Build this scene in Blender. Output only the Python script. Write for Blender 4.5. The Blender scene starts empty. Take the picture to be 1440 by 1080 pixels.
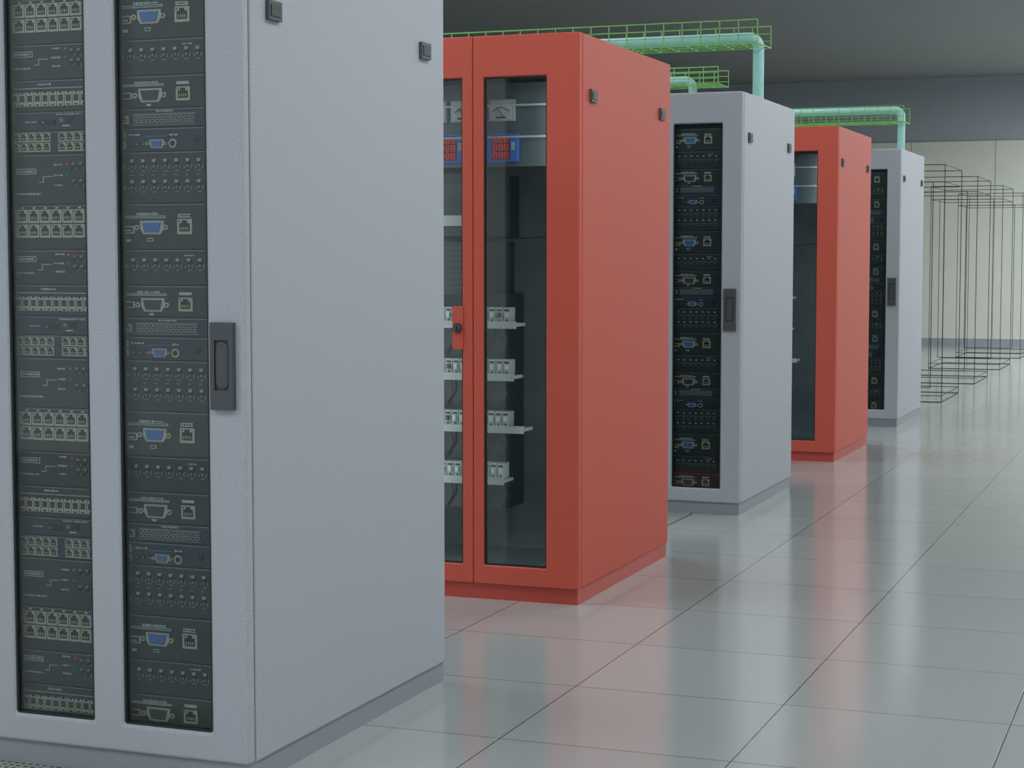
import bpy, bmesh, math, random
from mathutils import Vector, Matrix
random.seed(3)
S = bpy.context.scene
COL = S.collection
S.view_settings.view_transform = 'Standard'
S.view_settings.look = 'None'

def lin(c):
    return tuple(((v/255)/12.92 if v/255 <= .04045 else ((v/255+.055)/1.055)**2.4) for v in c)

def mat(name, rgb, rough=.5, metal=0., spec=.5, noise=0., nscale=300., bump=0., emit=0.):
    m = bpy.data.materials.new(name); m.use_nodes = True
    nt = m.node_tree; b = nt.nodes['Principled BSDF']
    c = lin(rgb)+(1,)
    b.inputs['Base Color'].default_value = c
    b.inputs['Roughness'].default_value = rough
    b.inputs['Metallic'].default_value = metal
    b.inputs['Specular IOR Level'].default_value = spec
    if emit:
        b.inputs['Emission Color'].default_value = c
        b.inputs['Emission Strength'].default_value = emit
    tc = nt.nodes.new('ShaderNodeTexCoord')
    nz = nt.nodes.new('ShaderNodeTexNoise'); nz.inputs['Scale'].default_value = nscale
    nz.inputs['Detail'].default_value = 3
    nt.links.new(tc.outputs['Object'], nz.inputs['Vector'])
    if noise:
        mr = nt.nodes.new('ShaderNodeMapRange')
        mr.inputs['From Min'].default_value = .3; mr.inputs['From Max'].default_value = .7
        mr.inputs['To Min'].default_value = 1-noise; mr.inputs['To Max'].default_value = 1+noise
        nt.links.new(nz.outputs['Fac'], mr.inputs['Value'])
        mx = nt.nodes.new('ShaderNodeVectorMath'); mx.operation = 'SCALE'
        mx.inputs[0].default_value = c[:3]
        nt.links.new(mr.outputs['Result'], mx.inputs['Scale'])
        nt.links.new(mx.outputs[0], b.inputs['Base Color'])
    if bump:
        bp = nt.nodes.new('ShaderNodeBump'); bp.inputs['Strength'].default_value = bump
        bp.inputs['Distance'].default_value = .002
        nt.links.new(nz.outputs['Fac'], bp.inputs['Height'])
        nt.links.new(bp.outputs['Normal'], b.inputs['Normal'])
    return m

M_grey  = mat('grey_paint', (173,179,187), .55, spec=.3, noise=.12, nscale=230, bump=.08)
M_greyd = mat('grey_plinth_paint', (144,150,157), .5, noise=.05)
M_red   = mat('red_paint', (198,88,72), .55, spec=.3, noise=.12, nscale=230, bump=.08)
M_redd  = mat('red_plinth_paint', (184,74,60), .5, noise=.05)
M_seam  = mat('seam_dark', (104,108,112), .7)
M_gask  = mat('gasket_black', (34,40,42), .6)
M_plast = mat('dark_plastic', (74,79,83), .5, noise=.06)
M_plast2= mat('dark_plastic_recess', (58,63,67), .5)
M_chas  = mat('chassis_dark', (57,65,66), .5, noise=.18, nscale=90)
M_chasb = mat('chassis_navy', (54,64,82), .5, noise=.15, nscale=90)
M_edge  = mat('chassis_edge', (148,156,160), .4, metal=.3)
M_cream = mat('port_metal', (222,214,192), .35, metal=.1)
M_black = mat('port_black', (25,29,31), .6)
M_blue  = mat('vga_blue', (84,142,225), .4)
M_white = mat('silkscreen_white', (225,230,230), .6)
M_green = mat('led_green', (78,138,102), .4, emit=.05)
M_ledr  = mat('led_red', (215,45,42), .4, emit=.3)
M_inner = mat('cabinet_interior', (108,121,124), .6, noise=.15, nscale=5)
M_dev   = mat('device_dark', (60,69,71), .5, noise=.1)
M_lgrey = mat('breaker_grey', (196,204,202), .5)
M_disp  = mat('display_blue', (70,115,200), .4, emit=.12)
M_cable = mat('cable_blue', (56,74,100), .5)
M_green_w = mat('tray_green', (118,190,92), .5, emit=.03)
M_cyan  = mat('pipe_cyan', (164,216,210), .55, spec=.3, noise=.04, nscale=20)
M_wire  = mat('wire_black', (34,44,42), .6)

def glassmat():
    m = bpy.data.materials.new('smoked_glass'); m.use_nodes = True
    nt = m.node_tree; nt.nodes.clear()
    out = nt.nodes.new('ShaderNodeOutputMaterial')
    tr = nt.nodes.new('ShaderNodeBsdfTransparent'); tr.inputs[0].default_value = (.84,.88,.88,1)
    gl = nt.nodes.new('ShaderNodeBsdfGlossy'); gl.inputs['Roughness'].default_value = .03
    gl.inputs['Color'].default_value = (.9,.95,.95,1)
    fr = nt.nodes.new('ShaderNodeFresnel'); fr.inputs[0].default_value = 1.40
    mx = nt.nodes.new('ShaderNodeMixShader')
    nt.links.new(fr.outputs[0], mx.inputs[0]); nt.links.new(tr.outputs[0], mx.inputs[1])
    nt.links.new(gl.outputs[0], mx.inputs[2]); nt.links.new(mx.outputs[0], out.inputs[0])
    return m
M_glass = glassmat()

class MB:
    def __init__(s): s.v=[]; s.f=[]; s.m=[]; s.mats=[]
    def mi(s, m):
        if m not in s.mats: s.mats.append(m)
        return s.mats.index(m)
    def box(s, x0,x1,y0,y1,z0,z1,m):
        if x0>x1: x0,x1=x1,x0
        if y0>y1: y0,y1=y1,y0
        if z0>z1: z0,z1=z1,z0
        n=len(s.v); i=s.mi(m)
        s.v += [(x0,y0,z0),(x1,y0,z0),(x1,y1,z0),(x0,y1,z0),(x0,y0,z1),(x1,y0,z1),(x1,y1,z1),(x0,y1,z1)]
        for q in [(0,3,2,1),(4,5,6,7),(0,1,5,4),(1,2,6,5),(2,3,7,6),(3,0,4,7)]:
            s.f.append(tuple(n+k for k in q)); s.m.append(i)
    def prism(s, pts, y0, y1, m):
        n=len(s.v); k=len(pts); i=s.mi(m)
        s.v += [(p[0],y0,p[1]) for p in pts]+[(p[0],y1,p[1]) for p in pts]
        s.f.append(tuple(range(n,n+k))); s.m.append(i)
        s.f.append(tuple(range(n+2*k-1,n+k-1,-1))); s.m.append(i)
        for a in range(k):
            b=(a+1)%k
            s.f.append((n+b,n+a,n+k+a,n+k+b)); s.m.append(i)
    def disc(s, x,z,r,y0,y1,m,k=12):
        s.prism([(x+r*math.cos(2*math.pi*a/k), z+r*math.sin(2*math.pi*a/k)) for a in range(k)], y0,y1,m)
    def tube(s, p, q, r, m, k=5):
        p=Vector(p); q=Vector(q); d=(q-p)
        if d.length<1e-6: return
        d.normalize(); u=d.orthogonal().normalized(); w=d.cross(u)
        n=len(s.v); i=s.mi(m)
        for c in (p,q):
            for a in range(k):
                t=2*math.pi*a/k
                s.v.append(tuple(c+u*r*math.cos(t)+w*r*math.sin(t)))
        for a in range(k):
            b=(a+1)%k
            s.f.append((n+a,n+b,n+k+b,n+k+a)); s.m.append(i)
        s.f.append(tuple(range(n+k-1,n-1,-1))); s.m.append(i)
        s.f.append(tuple(range(n+k,n+2*k))); s.m.append(i)
    def plate(s, xs, zs, holes, y0, y1, m):
        i0=s.mi(m); n=len(s.v); nx=len(xs); nz=len(zs)
        for y in (y0,y1):
            for z in zs:
                for x in xs: s.v.append((x,y,z))
        V=lambda a,b,l: n+l*nx*nz+b*nx+a
        solid=lambda a,b: 0<=a<nx-1 and 0<=b<nz-1 and (a,b) not in holes
        for a in range(nx-1):
            for b in range(nz-1):
                if not solid(a,b): continue
                s.f.append((V(a,b,0),V(a+1,b,0),V(a+1,b+1,0),V(a,b+1,0))); s.m.append(i0)
                s.f.append((V(a,b,1),V(a,b+1,1),V(a+1,b+1,1),V(a+1,b,1))); s.m.append(i0)
                if not solid(a-1,b): s.f.append((V(a,b,0),V(a,b+1,0),V(a,b+1,1),V(a,b,1))); s.m.append(i0)
                if not solid(a+1,b): s.f.append((V(a+1,b,0),V(a+1,b,1),V(a+1,b+1,1),V(a+1,b+1,0))); s.m.append(i0)
                if not solid(a,b-1): s.f.append((V(a,b,0),V(a,b,1),V(a+1,b,1),V(a+1,b,0))); s.m.append(i0)
                if not solid(a,b+1): s.f.append((V(a,b+1,0),V(a+1,b+1,0),V(a+1,b+1,1),V(a,b+1,1))); s.m.append(i0)
    def mesh(s, name):
        me=bpy.data.meshes.new(name); me.from_pydata(s.v,[],s.f)
        for m in s.mats: me.materials.append(m)
        me.polygons.foreach_set('material_index', s.m); me.update()
        bm=bmesh.new(); bm.from_mesh(me)
        loose=[v for v in bm.verts if not v.link_faces]
        bmesh.ops.delete(bm, geom=loose, context='VERTS')
        bmesh.ops.recalc_face_normals(bm, faces=bm.faces)
        bm.to_mesh(me); bm.free()
        return me

def obj(name, me, parent=None, loc=(0,0,0), bevel=0, seg=2):
    o=bpy.data.objects.new(name, me); COL.objects.link(o); o.location=loc
    if parent: o.parent=parent
    if bevel:
        b=o.modifiers.new('bevel','BEVEL'); b.width=bevel; b.segments=seg
        b.limit_method='ANGLE'; b.angle_limit=math.radians(40)
    return o

def empty(name, loc):
    e=bpy.data.objects.new(name,None); COL.objects.link(e); e.location=loc
    e.empty_display_size=.2
    return e

X0=-2.11; D=1.20; H=2.092; ZB=.058
GZ0,GZ1=.13,1.94

def shell_mesh(name, W, m, D=D):
    b=MB()
    t=.018; y0=.038
    b.box(-t,0,y0,D,ZB,H,m)
    b.box(-W,-W+t,y0,D,ZB,H,m)
    b.box(-W+t,-t,y0,D,H-.03,H,m)
    b.box(-W+t,-t,D-.02,D-.004,ZB,H-.03,M_dev)  # unseen rear panel, coloured dark to cut bounced red light and reflections
    b.box(-W+t,-t,y0,D-.02,ZB,ZB+.03,m)
    return b.mesh(name)
def plinth_mesh(name,W,mp,D=D):
    b=MB()
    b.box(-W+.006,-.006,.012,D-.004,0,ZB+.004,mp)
    b.box(-.010,-.004,.030,.044,ZB+.01,H-.012,M_seam)
    b.box(-W+.004,-W+.010,.030,.044,ZB+.01,H-.012,M_seam)
    b.box(-W+.01,-.01,.030,.044,H-.02,H-.006,M_seam)
    return b.mesh(name)
def gasket(b, x0,x1):
    g=.004
    xs=[x0-.001,x0+g,x1-g,x1+.001]; zs=[GZ0-.001,GZ0+g,GZ1-g,GZ1+.001]
    b.plate(xs,zs,{(1,1)},.006,.030,M_gask)
def glass_mesh(name, spans):
    b=MB()
    for x0,x1 in spans: b.box(x0+.002,x1-.002,.012,.016,GZ0+.002,GZ1-.002,M_glass)
    return b.mesh(name)
def clips_mesh():
    b=MB()
    for yc in (.15,1.065):
        b.box(0,.010,yc-.034,yc+.034,1.85,1.897,M_plast)
        b.box(.010,.012,yc-.024,yc+.024,1.859,1.888,M_plast2)
    return b.mesh('side_latches')
ME_clips=clips_mesh()

# ---------------- grey rack -----------------
WG=.78; DG=1.215
GU=[(-.350,-.102),(-.668,-.438)]
def grey_door():
    b=MB()
    xs=[-WG,-.668,-.438,-.350,-.102,0]; zs=[ZB,GZ0,GZ1,H]
    b.plate(xs,zs,{(1,1),(3,1)},0,.034,M_grey)
    return b.mesh('door_frame')
def handle_mesh():
    b=MB(); xc=-.056; zc=1.022
    xs=[xc-.031,xc-.019,xc+.019,xc+.031]; zs=[zc-.104,zc-.058,zc+.062,zc+.104]
    b.plate(xs,zs,{(1,1)},-.016,.0,M_plast)
    b.box(xc-.020,xc+.020,-.009,-.001,zc-.059,zc+.063,M_plast2)
    def rr(hw,z0,z1):
        pts=[]
        for a in range(9): t=math.pi*a/8; pts.append((xc+hw*math.cos(t),z1-hw+hw*math.sin(t)))
        for a in range(9): t=math.pi+math.pi*a/8; pts.append((xc+hw*math.cos(t),z0+hw+hw*math.sin(t)))
        return pts
    b.prism(rr(.016,zc-.054,zc+.058),-.013,-.008,M_plast)
    b.prism(rr(.011,zc-.047,zc+.047),-.0138,-.012,M_plast)
    return b.mesh('swing_handle')

def equipment_mesh():
    b=MB(); YF=.045; SH=.026
    PX=.00203; PZ=.001742
    X=lambda x: -( .102+(291-x)*PX + SH) if x>150 else -( .438+(125-x)*.00205 + SH)
    def Z(y,k): return 1.356-(y-318)*PZ - k*.507
    ZMIN,ZMAX=.09,1.975
    def bx(x0,x1,y0,y1,k,m,d=.002,yb=0.):
        z0,z1=Z(y1,k),Z(y0,k)
        if z0>=ZMAX or z1<=ZMIN: return
        z0=max(z0,ZMIN); z1=min(z1,ZMAX)
        b.box(X(x0),X(x1),YF-d-yb,YF+.001-yb,z0,z1,m)
    def ctr(x,y,w,h,k,m,d=.002): bx(x-w/2,x+w/2,y-h/2,y+h/2,k,m,d)
    def text(x0,x1,y,k,h=3.4,m=M_white):
        x=x0
        while x<x1-1:
            w=random.choice([1.6,2.2,2.8])
            ctr(x+w/2,y,w,h if random.random()<.7 else h*.6,k,m,.0012); x+=w+1.1
    def outline(x0,x1,y0,y1,k):
        for a in ((x0,x1,y0,y0+1),(x0,x1,y1-1,y1),(x0,x0+1,y0,y1),(x1-1,x1,y0,y1)): bx(*a,k,M_white,.001)
    def rj(x,y,k,w=20,h=22):
        if not (ZMIN < Z(y,k) < ZMAX): return
        ctr(x,y,w,h,k,M_cream,.004)
        ctr(x,y+1,w*.70,h*.54,k,M_black,.005)
        ctr(x,y-h*.30,w*.34,h*.22,k,M_black,.005)
        for j in range(4): ctr(x-w*.22+j*w*.15,y+h*.12,w*.06,h*.2,k,M_cream,.0058)
        ctr(x-w*.36,y-h*.36,2.4,2.4,k,M_green,.0055)
    def vga(x,y,k,m,sc=1.):
        if not (ZMIN < Z(y,k) < ZMAX): return
        x_,z_=X(x),Z(y,k)
        w=19*PX*sc; h=9.5*PZ*sc
        b.prism([(x_-w*.62,z_-h),(x_+w*.62,z_-h),(x_+w*.85,z_-h*.2),(x_+w*.85,z_+h),(x_-w*.85,z_+h),(x_-w*.85,z_-h*.2)],YF-.004,YF+.001,M_cream)
        w2=w*.66;h2=h*.72
        b.prism([(x_-w2*.75,z_-h2),(x_+w2*.75,z_-h2),(x_+w2,z_+h2),(x_-w2,z_+h2)],YF-.008,YF-.003,m)
        for r in range(3):
            for c in range(5): b.box(x_-w2*.65+c*w2*.3,x_-w2*.59+c*w2*.3,YF-.0086,YF-.0078,z_-h2*.5+r*h2*.5,z_-h2*.38+r*h2*.5,M_black)
        for sgn in (-1,1):
            b.disc(x_+sgn*w*1.05,z_,h*.42,YF-.008,YF+.001,M_cream,6)
            b.disc(x_+sgn*w*1.05,z_,h*.2,YF-.0085,YF-.007,M_black,6)
    def leds(xa,n,pitch,y,k):
        for j in range(n):
            x=xa+j*pitch
            ctr(x,y-1,5.5,10,k,M_black,.003)
            ctr(x,y-6,4.6,4.2,k,M_lgrey,.004)
            ctr(x,y+2,2.6,3.4,k,M_edge,.004)
            ctr(x+5.0,y+3,3.0,5.0,k,M_green,.0035)
            ctr(x-4.6,y+4,1.8,3.0,k,M_edge,.002)
            ctr(x,y+8.5,5,1.4,k,M_edge,.001)
    units=[(287,350,M_chas),(351,400,M_chas),(401,445,M_chas),(446,472,M_chasb),(473,505,M_chasb),(506,577,M_chas)]
    for k in range(-2,4):
        for (a,c,m) in units:
            z0,z1=Z(c,k),Z(a,k)
            if z1<=ZMIN or z0>=ZMAX: continue
            z0=max(z0,ZMIN); z1=min(z1,ZMAX)
            if z1-z0<.004: continue
            b.box(-WG+.055,-.055,YF,.72,z0+.0008,z1-.0008,m)
            b.box(-WG+.055,-.055,YF-.0015,YF+.001,z1-.0034,z1-.0012,M_edge)
        text(196,228,301,k); outline(180,236,303.5,307,k)
        ctr(262,304,17,5,k,M_white,.001); text(255,270,304,k,2.4,M_black)
        ctr(185,323,17,11,k,M_cream,.004); ctr(185,323,13,7,k,M_black,.005); ctr(185,324,9,2.4,k,M_cream,.0056)
        vga(218,320,k,M_blue); rj(263,319,k,20,21)
        ctr(184,338,7,4,k,M_white,.001); ctr(215,337,8,5,k,M_white,.001); ctr(215,337,6,3,k,M_chas,.0016)
        leds(176,8,15.3,371,k); text(262,276,359,k,2)
        text(196,228,410,k,2.6); outline(180,236,412,415,k); ctr(262,412,17,4,k,M_white,.001)
        ctr(185,428,15,9,k,M_cream,.004); ctr(185,428,11,6,k,M_black,.005)
        vga(218,428,k,M_plast); rj(263,427,k,19,19); ctr(215,441,6,3,k,M_white,.001)
        rj(181,461,k,13,11)
        for r in range(2):
            for j in range(14): ctr(197+j*6,457+r*6.5,4.4,4.8,k,M_lgrey,.003); ctr(197+j*6,457+r*6.5,2.8,3.0,k,M_black,.0036)
        bx(192,280,453,454,k,M_edge,.002); bx(192,280,468,469,k,M_edge,.002)
        text(225,250,449.8,k,2.2); text(170,180,449.8,k,2.2,M_blue)
        rj(176,483,k,13,11); rj(176,496,k,13,11)
        text(186,204,482,k,2.4); 
        for j in range(3): ctr(190+j*9,495,5,5,k,M_black,.003); ctr(190+j*9,495,3,2,k,M_edge,.0036)
        bx(208,240,484,485,k,M_blue,.0015)
        vga(226,495,k,M_blue,.62)
        if ZMIN<Z(495,k)<ZMAX:
            b.disc(X(248),Z(495,k),.011,YF-.004,YF+.001,M_cream); b.disc(X(248),Z(495,k),.007,YF-.005,YF+.001,M_black)
        text(243,252,483,k,2.4); ctr(279,490,6,10,k,M_black,.003); ctr(279,486,3,3,k,M_plast,.0035)
        leds(176,8,15.3,524,k); leds(176,8,15.3,553,k)
        for j in range(8): ctr(174+15.3*j,538,4,1.6,k,M_edge,.001)
        for j in range(8):
            rj(18+j*16.2,303,k,15,19); rj(18+j*16.2,324,k,15,19)
            ctr(18+j*16.2,291,4,2.2,k,M_white,.001)
        outline(24,52,360,368,k); text(27,50,364,k,3)
        text(80,92,357,k,2.6); ctr(99,358,3,3,k,M_ledr,.003); text(78,92,370,k,2.6); ctr(99,370,3,3,k,M_green,.003)
        text(80,92,382,k,2.6)
        bx(60,74,371,372,k,M_white,.001); bx(60,61,371,380,k,M_white,.001); bx(54,60,379,380,k,M_white,.001)
        for r in (364,378):
            for x in (108,118): ctr(x,r,5,9,k,M_black,.003); ctr(x,r-4,4,3,k,M_edge,.0036); ctr(x+4,r+3,2,3.5,k,M_green,.0036)
        text(20,50,384,k,2.2)
        for j in range(11):
            x=15+j*11
            ctr(x,428,9.8,20,k,M_cream,.004); ctr(x,427,6.6,9,k,M_plast2,.005); ctr(x,436,4,2,k,M_black,.005); ctr(x,419,3,2,k,M_black,.005)
        text(58,78,407,k,3); bx(16,125,412,413,k,M_white,.001)
        ctr(72,461,22,7,k,M_black,.003); ctr(66,461,3,3,k,M_edge,.0036); ctr(92,458,5,5,k,M_edge,.002); ctr(103,458,8,8,k,M_black,.003)
        text(40,56,460,k,2); text(84,120,450,k,2); ctr(98,466,10,2,k,M_white,.001)
        for j in range(11):
            if j==6: continue
            rj(16+j*11,482,k,10.4,12.5); rj(16+j*11,496,k,10.4,12.5)
        outline(26,54,526,534,k); text(29,52,530,k,3)
        text(80,92,521,k,2.6); ctr(99,520,3,3,k,M_ledr,.003); text(80,92,536,k,2.6); ctr(99,536,3,3,k,M_green,.003); text(80,90,550,k,2.6)
        bx(64,78,537,538,k,M_white,.001); bx(64,65,537,545,k,M_white,.001); bx(58,65,545,546,k,M_white,.001)
        for r in (524,548):
            for x in (108,118): ctr(x,r,5,9,k,M_black,.003); ctr(x,r-4,4,3,k,M_edge,.0036); ctr(x+4,r+3,2,3.5,k,M_green,.0036)
        text(24,60,562,k,2.6)
    for xa in (-WG+.03,-.052): b.box(xa,xa+.022,YF-.002,YF+.03,ZB+.03,H-.03,M_plast2)
    b.box(-WG+.03,-.03,YF-.001,YF+.02,1.975,H-.03,M_black); b.box(-WG+.03,-.03,YF-.001,YF+.02,ZB+.03,.09,M_black)
    return b.mesh('network_equipment')

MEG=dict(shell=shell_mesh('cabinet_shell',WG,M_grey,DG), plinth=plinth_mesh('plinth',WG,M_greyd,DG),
    door=grey_door(), glass=glass_mesh('glass_panels',GU), handle=handle_mesh(), eq=equipment_mesh())
gb=MB(); [gasket(gb,a,c) for a,c in GU]; MEG['gask']=gb.mesh('glass_gaskets')
def grey_rack(y):
    e=empty('server_rack',(X0,y,0))
    obj('cabinet_shell',MEG['shell'],e,bevel=.005)
    obj('plinth',MEG['plinth'],e)
    obj('door_frame',MEG['door'],e,bevel=.009,seg=3)
    obj('glass_panels',MEG['glass'],e)
    obj('glass_gaskets',MEG['gask'],e)
    obj('swing_handle',MEG['handle'],e,bevel=.003)
    obj('side_latches',ME_clips,e,bevel=.002)
    obj('network_equipment',MEG['eq'],e)

# ---------------- red cabinet -----------------
WR=.83
RU=[(-.374,-.127),(-.706,-.459)]
def red_doors():
    b=MB(); zs=[ZB,GZ0,GZ1,H]
    b.plate([-.4155,-.374,-.127,0],zs,{(1,1)},0,.034,M_red)
    b.plate([-WR,-.706,-.459,-.4175],zs,{(1,1)},0,.034,M_red)
    b.box(-.425,-.405,.012,.036,ZB+.01,H-.01,M_redd)
    return b.mesh('double_doors')
def red_lock():
    b=MB(); zc=1.018
    b.box(-.497,-.455,-.006,.012,zc-.08,zc+.08,M_red)
    b.disc(-.474,zc,.019,-.014,-.006,M_plast2,20); b.disc(-.474,zc,.012,-.018,-.014,M_plast,20)
    b.box(-.477,-.471,-.020,-.018,zc-.009,zc+.009,M_black)
    return b.mesh('lock_plate')
def red_interior():
    b=MB()
    b.box(-WR+.02,-.02,.62,.64,ZB+.03,H-.04,M_inner)
    b.box(-WR+.019,-WR+.024,.045,.62,ZB+.03,H-.04,M_inner)
    b.box(-.024,-.019,.045,.62,ZB+.03,H-.04,M_inner)
    b.box(-WR+.02,-.02,.05,.62,ZB+.03,ZB+.04,M_inner)
    for xa in (-WR+.04,-.062): b.box(xa,xa+.022,.07,.10,ZB+.04,H-.05,M_dev)
    for i in range(17):
        for xa in (-WR+.047,-.055): b.box(xa,xa+.006,.068,.071,.2+i*.1,.208+i*.1,M_edge)
    for z in (1.842,1.725):
        b.box(-WR+.04,-.04,.10,.106,z,z+.007,M_white)
    b.box(-WR+.06,-.06,.13,.135,1.62,1.93,M_inner)
    for u in (.345,.50,.615):
        x=-u; z=1.828; y=.108
        b.box(x-.050,x+.050,y,y+.03,z-.040,z+.040,M_lgrey)
        b.box(x-.044,x+.044,y-.002,y,z-.034,z+.035,M_white)
        pts=[(x-.032+.064*t, z-.004+.014*math.sin(math.pi*t)) for t in [i/8 for i in range(9)]]
        for p,q in zip(pts,pts[1:]): b.tube((p[0],y-.003,p[1]),(q[0],y-.003,q[1]),.0016,M_black)
        b.tube((x+.012,y-.004,z-.024),(x-.018,y-.004,z+.012),.0015,M_black)
        b.box(x-.02,x+.02,y-.004,y-.002,z-.030,z-.024,M_black)
    for u in (.345,.56):
        x=-u; z=1.690; y=.105
        b.box(x-.064,x+.064,y,y+.03,z-.052,z+.052,M_disp)
        b.box(x-.036,x+.036,y-.002,y,z-.045,z+.045,M_dev)
        for r in range(3):
            for c in range(3):
                cx=x-.023+c*.023; cz=z+.029-r*.029
                for dz in (-.010,0,.010): b.box(cx-.007,cx+.007,y-.004,y-.001,cz+dz-.0022,cz+dz+.0022,M_ledr)
                for dx in (-.007,.007): b.box(cx+dx-.0020,cx+dx+.0020,y-.004,y-.001,cz-.010,cz+.010,M_ledr)
        b.box(x+.042,x+.056,y-.003,y,z-.01,z+.02,M_lgrey)
    b.box(-.74,-.42,.16,.5,1.36,1.60,M_dev); b.box(-.74,-.44,.18,.5,1.14,1.34,M_dev)
    b.box(-.74,-.40,.30,.5,.30,1.14,M_dev)
    b.box(-.70,-.50,.155,.16,1.40,1.44,M_lgrey); b.box(-.62,-.56,.17,.18,1.36,1.40,M_white)
    b.box(-.60,-.44,.158,.161,1.52,1.56,M_plast)
    for i in range(8): b.box(-.72,-.45,.178,.181,1.16+i*.022,1.168+i*.022,M_plast)
    b.box(-.12,-.07,.3,.5,.2,1.6,M_dev)
    for i,zc in enumerate((1.055,.855,.655,.455)):
        r=(-.315,-.325,-.285,-.365)[i]; rb=(-.350,-.350,-.355,-.375)[i]
        b.box(-.77,r,.19,.29,zc-.038,zc-.026,M_lgrey)
        b.box(-.77,r,.185,.192,zc-.046,zc-.018,M_lgrey)
        x=rb-.027
        while x>-.77:
            b.box(x,x+.027,.215,.27,zc-.022,zc+.034,M_lgrey)
            b.box(x+.008,x+.019,.205,.216,zc-.004,zc+.014,M_white if random.random()<.8 else M_dev)
            b.box(x+.004,x+.023,.213,.216,zc+.020,zc+.027,M_plast2)
            b.box(x+.010,x+.017,.213,.216,zc-.018,zc-.012,M_plast2)
            x-=.030
        for j in range(5):
            xx=-.70+j*.075
            b.tube((xx,.27,zc-.03),(xx+.01,.285,zc-.10),.004,M_dev)
            b.tube((xx+.01,.285,zc-.10),(xx-.02,.29,zc-.15),.004,M_dev)
    pts=[(-.77+.7*t,.45,1.37+.015*math.cos(6*t)) for t in [i/12 for i in range(13)]]
    for p,q in zip(pts,pts[1:]): b.tube(p,q,.003,M_cable)
    b.box(-WR+.1,-.1,.060,.095,2.0,2.03,M_lgrey)
    return b.mesh('switchgear_interior')
MER=dict(shell=shell_mesh('cabinet_shell_red',WR,M_red), plinth=plinth_mesh('plinth_red',WR,M_redd),
    door=red_doors(), glass=glass_mesh('glass_panels_red',RU), lock=red_lock(), inn=red_interior())
gb=MB(); [gasket(gb,a,c) for a,c in RU]; MER['gask']=gb.mesh('glass_gaskets_red')
def red_rack(y):
    e=empty('electrical_cabinet',(X0,y,0))
    obj('cabinet_shell',MER['shell'],e,bevel=.005)
    obj('plinth',MER['plinth'],e)
    obj('double_doors',MER['door'],e,bevel=.005,seg=3)
    obj('glass_panels',MER['glass'],e)
    obj('glass_gaskets',MER['gask'],e)
    obj('lock_plate',MER['lock'],e,bevel=.002)
    obj('side_latches',ME_clips,e,bevel=.002)
    obj('switchgear_interior',MER['inn'],e)
    for xx,rot in ((-.09,1),(-.74,-1)):  # added fill lights that brighten the dark interior, not cabinet parts
        l=bpy.data.lights.new('added_interior_fill','AREA'); l.shape='RECTANGLE'; l.size=.03; l.size_y=1.7; l.energy=1.5; l.color=(.93,.98,1)
        lo=bpy.data.objects.new('added_interior_fill',l); COL.objects.link(lo); lo.parent=e
        d=Vector((-.55*rot,.83,0)).normalized()
        z=-d; y_=Vector((0,0,1)); x_=y_.cross(z)
        lo.matrix_local=Matrix(((x_.x,y_.x,z.x,xx),(x_.y,y_.y,z.y,.062),(x_.z,y_.z,z.z,1.05),(0,0,0,1)))

grey_rack(3.787); red_rack(6.26); grey_rack(8.76); red_rack(11.27); grey_rack(13.79)

# ---------------- wireframe racks -----------------
def wire_mesh():
    b=MB(); r=.0038; W=.80
    def rect(pts):
        for p,q in zip(pts,pts[1:]+pts[:1]): b.tube(p,q,r,M_wire)
    for z in (r,ZB,H-.15,H): rect([(-W,0,z),(0,0,z),(0,D,z),(-W,D,z)])
    for x,y in ((-W,0),(0,0),(0,D),(-W,D)): b.tube((x,y,0),(x,y,H),r,M_wire)
    rect([(-W+.1,0,GZ0),(-.1,0,GZ0),(-.1,0,GZ1),(-W+.1,0,GZ1)])
    return b.mesh('wireframe_rack')
MW=wire_mesh()
for i in range(4):
    obj('wireframe_rack',MW,None,(X0,16.29+2.5*i,0))

# ---------------- cable trays + pipes -----------------
XL=-9.6
def tray(xr,y0,y1,z0,z1):
    b=MB(); r=.003; x0=XL+.01
    for i in range(5):
        y=y0+(y1-y0)*i/4; b.tube((x0,y,z0),(xr,y,z0),r,M_green_w,4)
    for y in (y0,y1):
        for z in (z0+(z1-z0)*.33,z0+(z1-z0)*.66,z1): b.tube((x0,y,z),(xr,y,z),r*(1.4 if z==z1 else 1),M_green_w,4)
    x=xr
    while x>x0:
        b.tube((x,y0,z0),(x,y0,z1),r,M_green_w,4); b.tube((x,y1,z0),(x,y1,z1),r,M_green_w,4); b.tube((x,y0,z0),(x,y1,z0),r,M_green_w,4)
        x-=.10
    b.box(x0-.008,x0+.04,y0,y1,z0-.03,z0-.004,M_edge)
    obj('cable_tray',b.mesh('cable_tray'))
def pipe(xd,y,z,zend,r=.029):
    cu=bpy.data.curves.new('overhead_pipe','CURVE'); cu.dimensions='3D'; cu.bevel_depth=r; cu.bevel_resolution=5
    cu.use_fill_caps=True
    sp=cu.splines.new('POLY'); R=.05
    pts=[(XL+.005,y,z)]+[(xd-R+R*math.sin(a),y,z-R+R*math.cos(a)) for a in [math.pi/2*i/8 for i in range(9)]]+[(xd,y,zend)]
    sp.points.add(len(pts)-1)
    for p,q in zip(sp.points,pts): p.co=(*q,1)
    o=bpy.data.objects.new('tmp_curve',cu); COL.objects.link(o)
    dg=bpy.context.evaluated_depsgraph_get(); dg.update()
    me=bpy.data.meshes.new_from_object(o.evaluated_get(dg)); bpy.data.objects.remove(o)
    me.materials.clear(); me.materials.append(M_cyan)
    for p in me.polygons: p.use_smooth=True
    obj('overhead_pipe',me)
tray(-2.155,9.25,9.56,2.385,2.50); pipe(-2.195,9.45,2.43,H)
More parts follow.
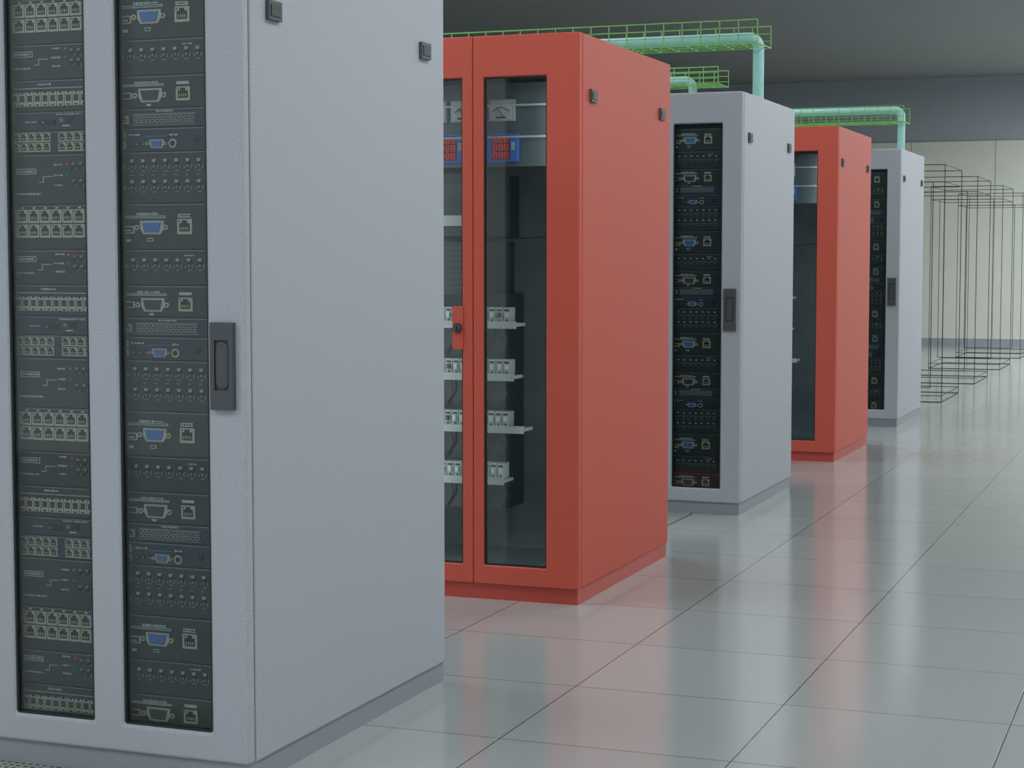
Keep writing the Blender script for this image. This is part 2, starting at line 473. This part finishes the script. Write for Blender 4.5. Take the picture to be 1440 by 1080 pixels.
tray(-2.99,11.72,12.0,2.42,2.53); pipe(-3.20,11.86,2.46,0)
tray(-2.17,14.27,14.58,2.33,2.45); pipe(-2.215,14.46,2.43,H)

# ---------------- room -----------------
YW=27.1; ZC=3.89; XR=7.0; YB=-2.5
def floor_mat():
    m=bpy.data.materials.new('raised_floor_tiles'); m.use_nodes=True; nt=m.node_tree; b=nt.nodes['Principled BSDF']
    tc=nt.nodes.new('ShaderNodeTexCoord'); mp=nt.nodes.new('ShaderNodeMapping')
    mp.inputs['Location'].default_value=(1.086+.63*20,-4.44+.63*20,0)
    br=nt.nodes.new('ShaderNodeTexBrick'); br.offset=0; br.squash=1
    br.inputs['Scale'].default_value=1; br.inputs['Brick Width'].default_value=.63; br.inputs['Row Height'].default_value=.63
    br.inputs['Mortar Size'].default_value=.0022; br.inputs['Mortar Smooth'].default_value=.1; br.inputs['Bias'].default_value=0
    br.inputs['Color1'].default_value=lin((158,165,166))+(1,); br.inputs['Color2'].default_value=lin((163,170,170))+(1,)
    br.inputs['Mortar'].default_value=lin((76,82,84))+(1,)
    nt.links.new(tc.outputs['Object'],mp.inputs[0]); nt.links.new(mp.outputs[0],br.inputs['Vector'])
    nz=nt.nodes.new('ShaderNodeTexNoise'); nz.inputs['Scale'].default_value=220; nz.inputs['Detail'].default_value=4
    nt.links.new(tc.outputs['Object'],nz.inputs['Vector'])
    mr=nt.nodes.new('ShaderNodeMapRange'); mr.inputs['From Min'].default_value=.3; mr.inputs['From Max'].default_value=.7
    mr.inputs['To Min'].default_value=.93; mr.inputs['To Max'].default_value=1.07
    nt.links.new(nz.outputs['Fac'],mr.inputs['Value'])
    sc=nt.nodes.new('ShaderNodeVectorMath'); sc.operation='SCALE'
    nt.links.new(br.outputs['Color'],sc.inputs[0]); nt.links.new(mr.outputs['Result'],sc.inputs['Scale'])
    nt.links.new(sc.outputs[0],b.inputs['Base Color'])
    b.inputs['Specular IOR Level'].default_value=.85
    n2=nt.nodes.new('ShaderNodeTexNoise'); n2.inputs['Scale'].default_value=9; nt.links.new(tc.outputs['Object'],n2.inputs['Vector'])
    m2=nt.nodes.new('ShaderNodeMapRange'); m2.inputs['To Min'].default_value=.12; m2.inputs['To Max'].default_value=.18
    nt.links.new(n2.outputs['Fac'],m2.inputs['Value']); nt.links.new(m2.outputs['Result'],b.inputs['Roughness'])
    bp=nt.nodes.new('ShaderNodeBump'); bp.inputs['Strength'].default_value=.3; bp.inputs['Distance'].default_value=.002; bp.invert=True
    nt.links.new(br.outputs['Fac'],bp.inputs['Height']); nt.links.new(bp.outputs['Normal'],b.inputs['Normal'])
    return m
def roombox(name,x0,x1,y0,y1,z0,z1,m):
    b=MB(); b.box(x0,x1,y0,y1,z0,z1,m); return obj(name,b.mesh(name))
M_floor=floor_mat()
roombox('floor',XL-.1,XR+.1,YB,YW+.1,-.1,0,M_floor)
M_ceil=mat('ceiling_dark',(136,139,140),.9,noise=.03,nscale=4)
roombox('ceiling',XL-.1,XR+.1,YB,YW+.1,ZC,ZC+.1,M_ceil)
M_wallc=mat('wall_cream',(208,212,201),.7,noise=.02,nscale=5)
M_wallg=mat('wall_grey',(156,162,169),.8,noise=.02,nscale=5)
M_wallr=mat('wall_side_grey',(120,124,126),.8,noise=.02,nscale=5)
M_base=mat('baseboard_grey',(146,156,160),.5)
b=MB(); ZP=2.96
b.box(XL,XR,YW,YW+.1,0,ZC,M_wallg)
x=-2.80
while x>XL: x-=1.2
while x<XR:
    a=max(x,XL)+.003; c=min(x+1.2,XR)-.003
    if c>a: b.box(a,c,YW-.03,YW+.01,.0,ZP,M_wallc)
    x+=1.2
obj('wall_far',b.mesh('wall_far'),bevel=.003)
roombox('baseboard_far',XL,XR,YW-.05,YW-.03,0,.10,M_base)
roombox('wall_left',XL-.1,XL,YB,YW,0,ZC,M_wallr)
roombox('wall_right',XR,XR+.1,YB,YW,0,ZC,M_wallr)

def perf_mat():
    m=bpy.data.materials.new('perforated_steel'); m.use_nodes=True; nt=m.node_tree; bs=nt.nodes['Principled BSDF']
    tc=nt.nodes.new('ShaderNodeTexCoord')
    sc=nt.nodes.new('ShaderNodeVectorMath'); sc.operation='SCALE'; sc.inputs['Scale'].default_value=1/.021
    fr=nt.nodes.new('ShaderNodeVectorMath'); fr.operation='FRACTION'
    sb=nt.nodes.new('ShaderNodeVectorMath'); sb.operation='SUBTRACT'; sb.inputs[1].default_value=(.5,.5,0)
    ml=nt.nodes.new('ShaderNodeVectorMath'); ml.operation='MULTIPLY'; ml.inputs[1].default_value=(1,1,0)
    ln=nt.nodes.new('ShaderNodeVectorMath'); ln.operation='LENGTH'
    gt=nt.nodes.new('ShaderNodeMath'); gt.operation='GREATER_THAN'; gt.inputs[1].default_value=.3
    mx=nt.nodes.new('ShaderNodeMix'); mx.data_type='RGBA'
    mx.inputs[6].default_value=lin((40,46,46))+(1,); mx.inputs[7].default_value=lin((160,168,162))+(1,)
    L=nt.links.new
    L(tc.outputs['Object'],sc.inputs[0]); L(sc.outputs[0],fr.inputs[0]); L(fr.outputs[0],sb.inputs[0]); L(sb.outputs[0],ml.inputs[0])
    L(ml.outputs[0],ln.inputs[0]); L(ln.outputs['Value'],gt.inputs[0]); L(gt.outputs[0],mx.inputs[0]); L(mx.outputs[2],bs.inputs['Base Color'])
    bs.inputs['Roughness'].default_value=.4
    return m
M_perf=perf_mat()
for y1 in (3.79,8.755):
    b=MB(); b.box(0,.622,-.6,0,0,.003,M_perf); obj('perforated_floor_tile',b.mesh('perforated_floor_tile'),None,(-2.973,y1,0))

M_em=mat('unseen_lamp_diffuser',(240,246,250),.5,emit=1.2)
M_hous=mat('unseen_lamp_housing',(200,204,206),.5)
def unseen_fixture(x,y,e):  # unseen light panels, added to give the room even ambient light
    b=MB()
    b.box(x-.65,x+.65,y-1.2,y-1.15,ZC-.08,ZC,M_hous); b.box(x-.65,x+.65,y+1.15,y+1.2,ZC-.08,ZC,M_hous)
    b.box(x-.65,x-.6,y-1.15,y+1.15,ZC-.08,ZC,M_hous); b.box(x+.6,x+.65,y-1.15,y+1.15,ZC-.08,ZC,M_hous)
    b.box(x-.6,x+.6,y-1.15,y+1.15,ZC-.05,ZC-.04,M_em)
    o=obj('unseen_ceiling_light',b.mesh('unseen_ceiling_light'))
    l=bpy.data.lights.new('unseen_panel_lamp','AREA'); l.shape='RECTANGLE'; l.size=1.2; l.size_y=2.3; l.energy=e; l.color=(.98,1,1)
    lo=bpy.data.objects.new('unseen_panel_lamp',l); COL.objects.link(lo); lo.location=(x,y,ZC-.07); lo.parent=o
for y in (0.5,5,9.5,14):
    for x,e in ((-4.6,70),(-.2,50),(4.0,50)): unseen_fixture(x,y,e)
for x,e in ((.6,205),(4.0,205)): unseen_fixture(x,19,e*.6); unseen_fixture(x,23.5,e*1.3)  # added out of view to brighten the far wall and ceiling

w=bpy.data.worlds.new('W'); S.world=w; w.use_nodes=True
w.node_tree.nodes['Background'].inputs[0].default_value=(.85,.905,.94,1)
w.node_tree.nodes['Background'].inputs[1].default_value=.85

f=2550.
pitch=math.atan(178/f); yaw=math.atan(968/math.hypot(f,178))
cd=bpy.data.cameras.new('camera'); cam=bpy.data.objects.new('camera',cd); COL.objects.link(cam)
cd.sensor_width=36; cd.lens=36*f/1440; cd.clip_end=200
cam.location=(0,0,1.28); cam.rotation_euler=(math.pi/2-pitch,0,yaw)
S.camera=cam
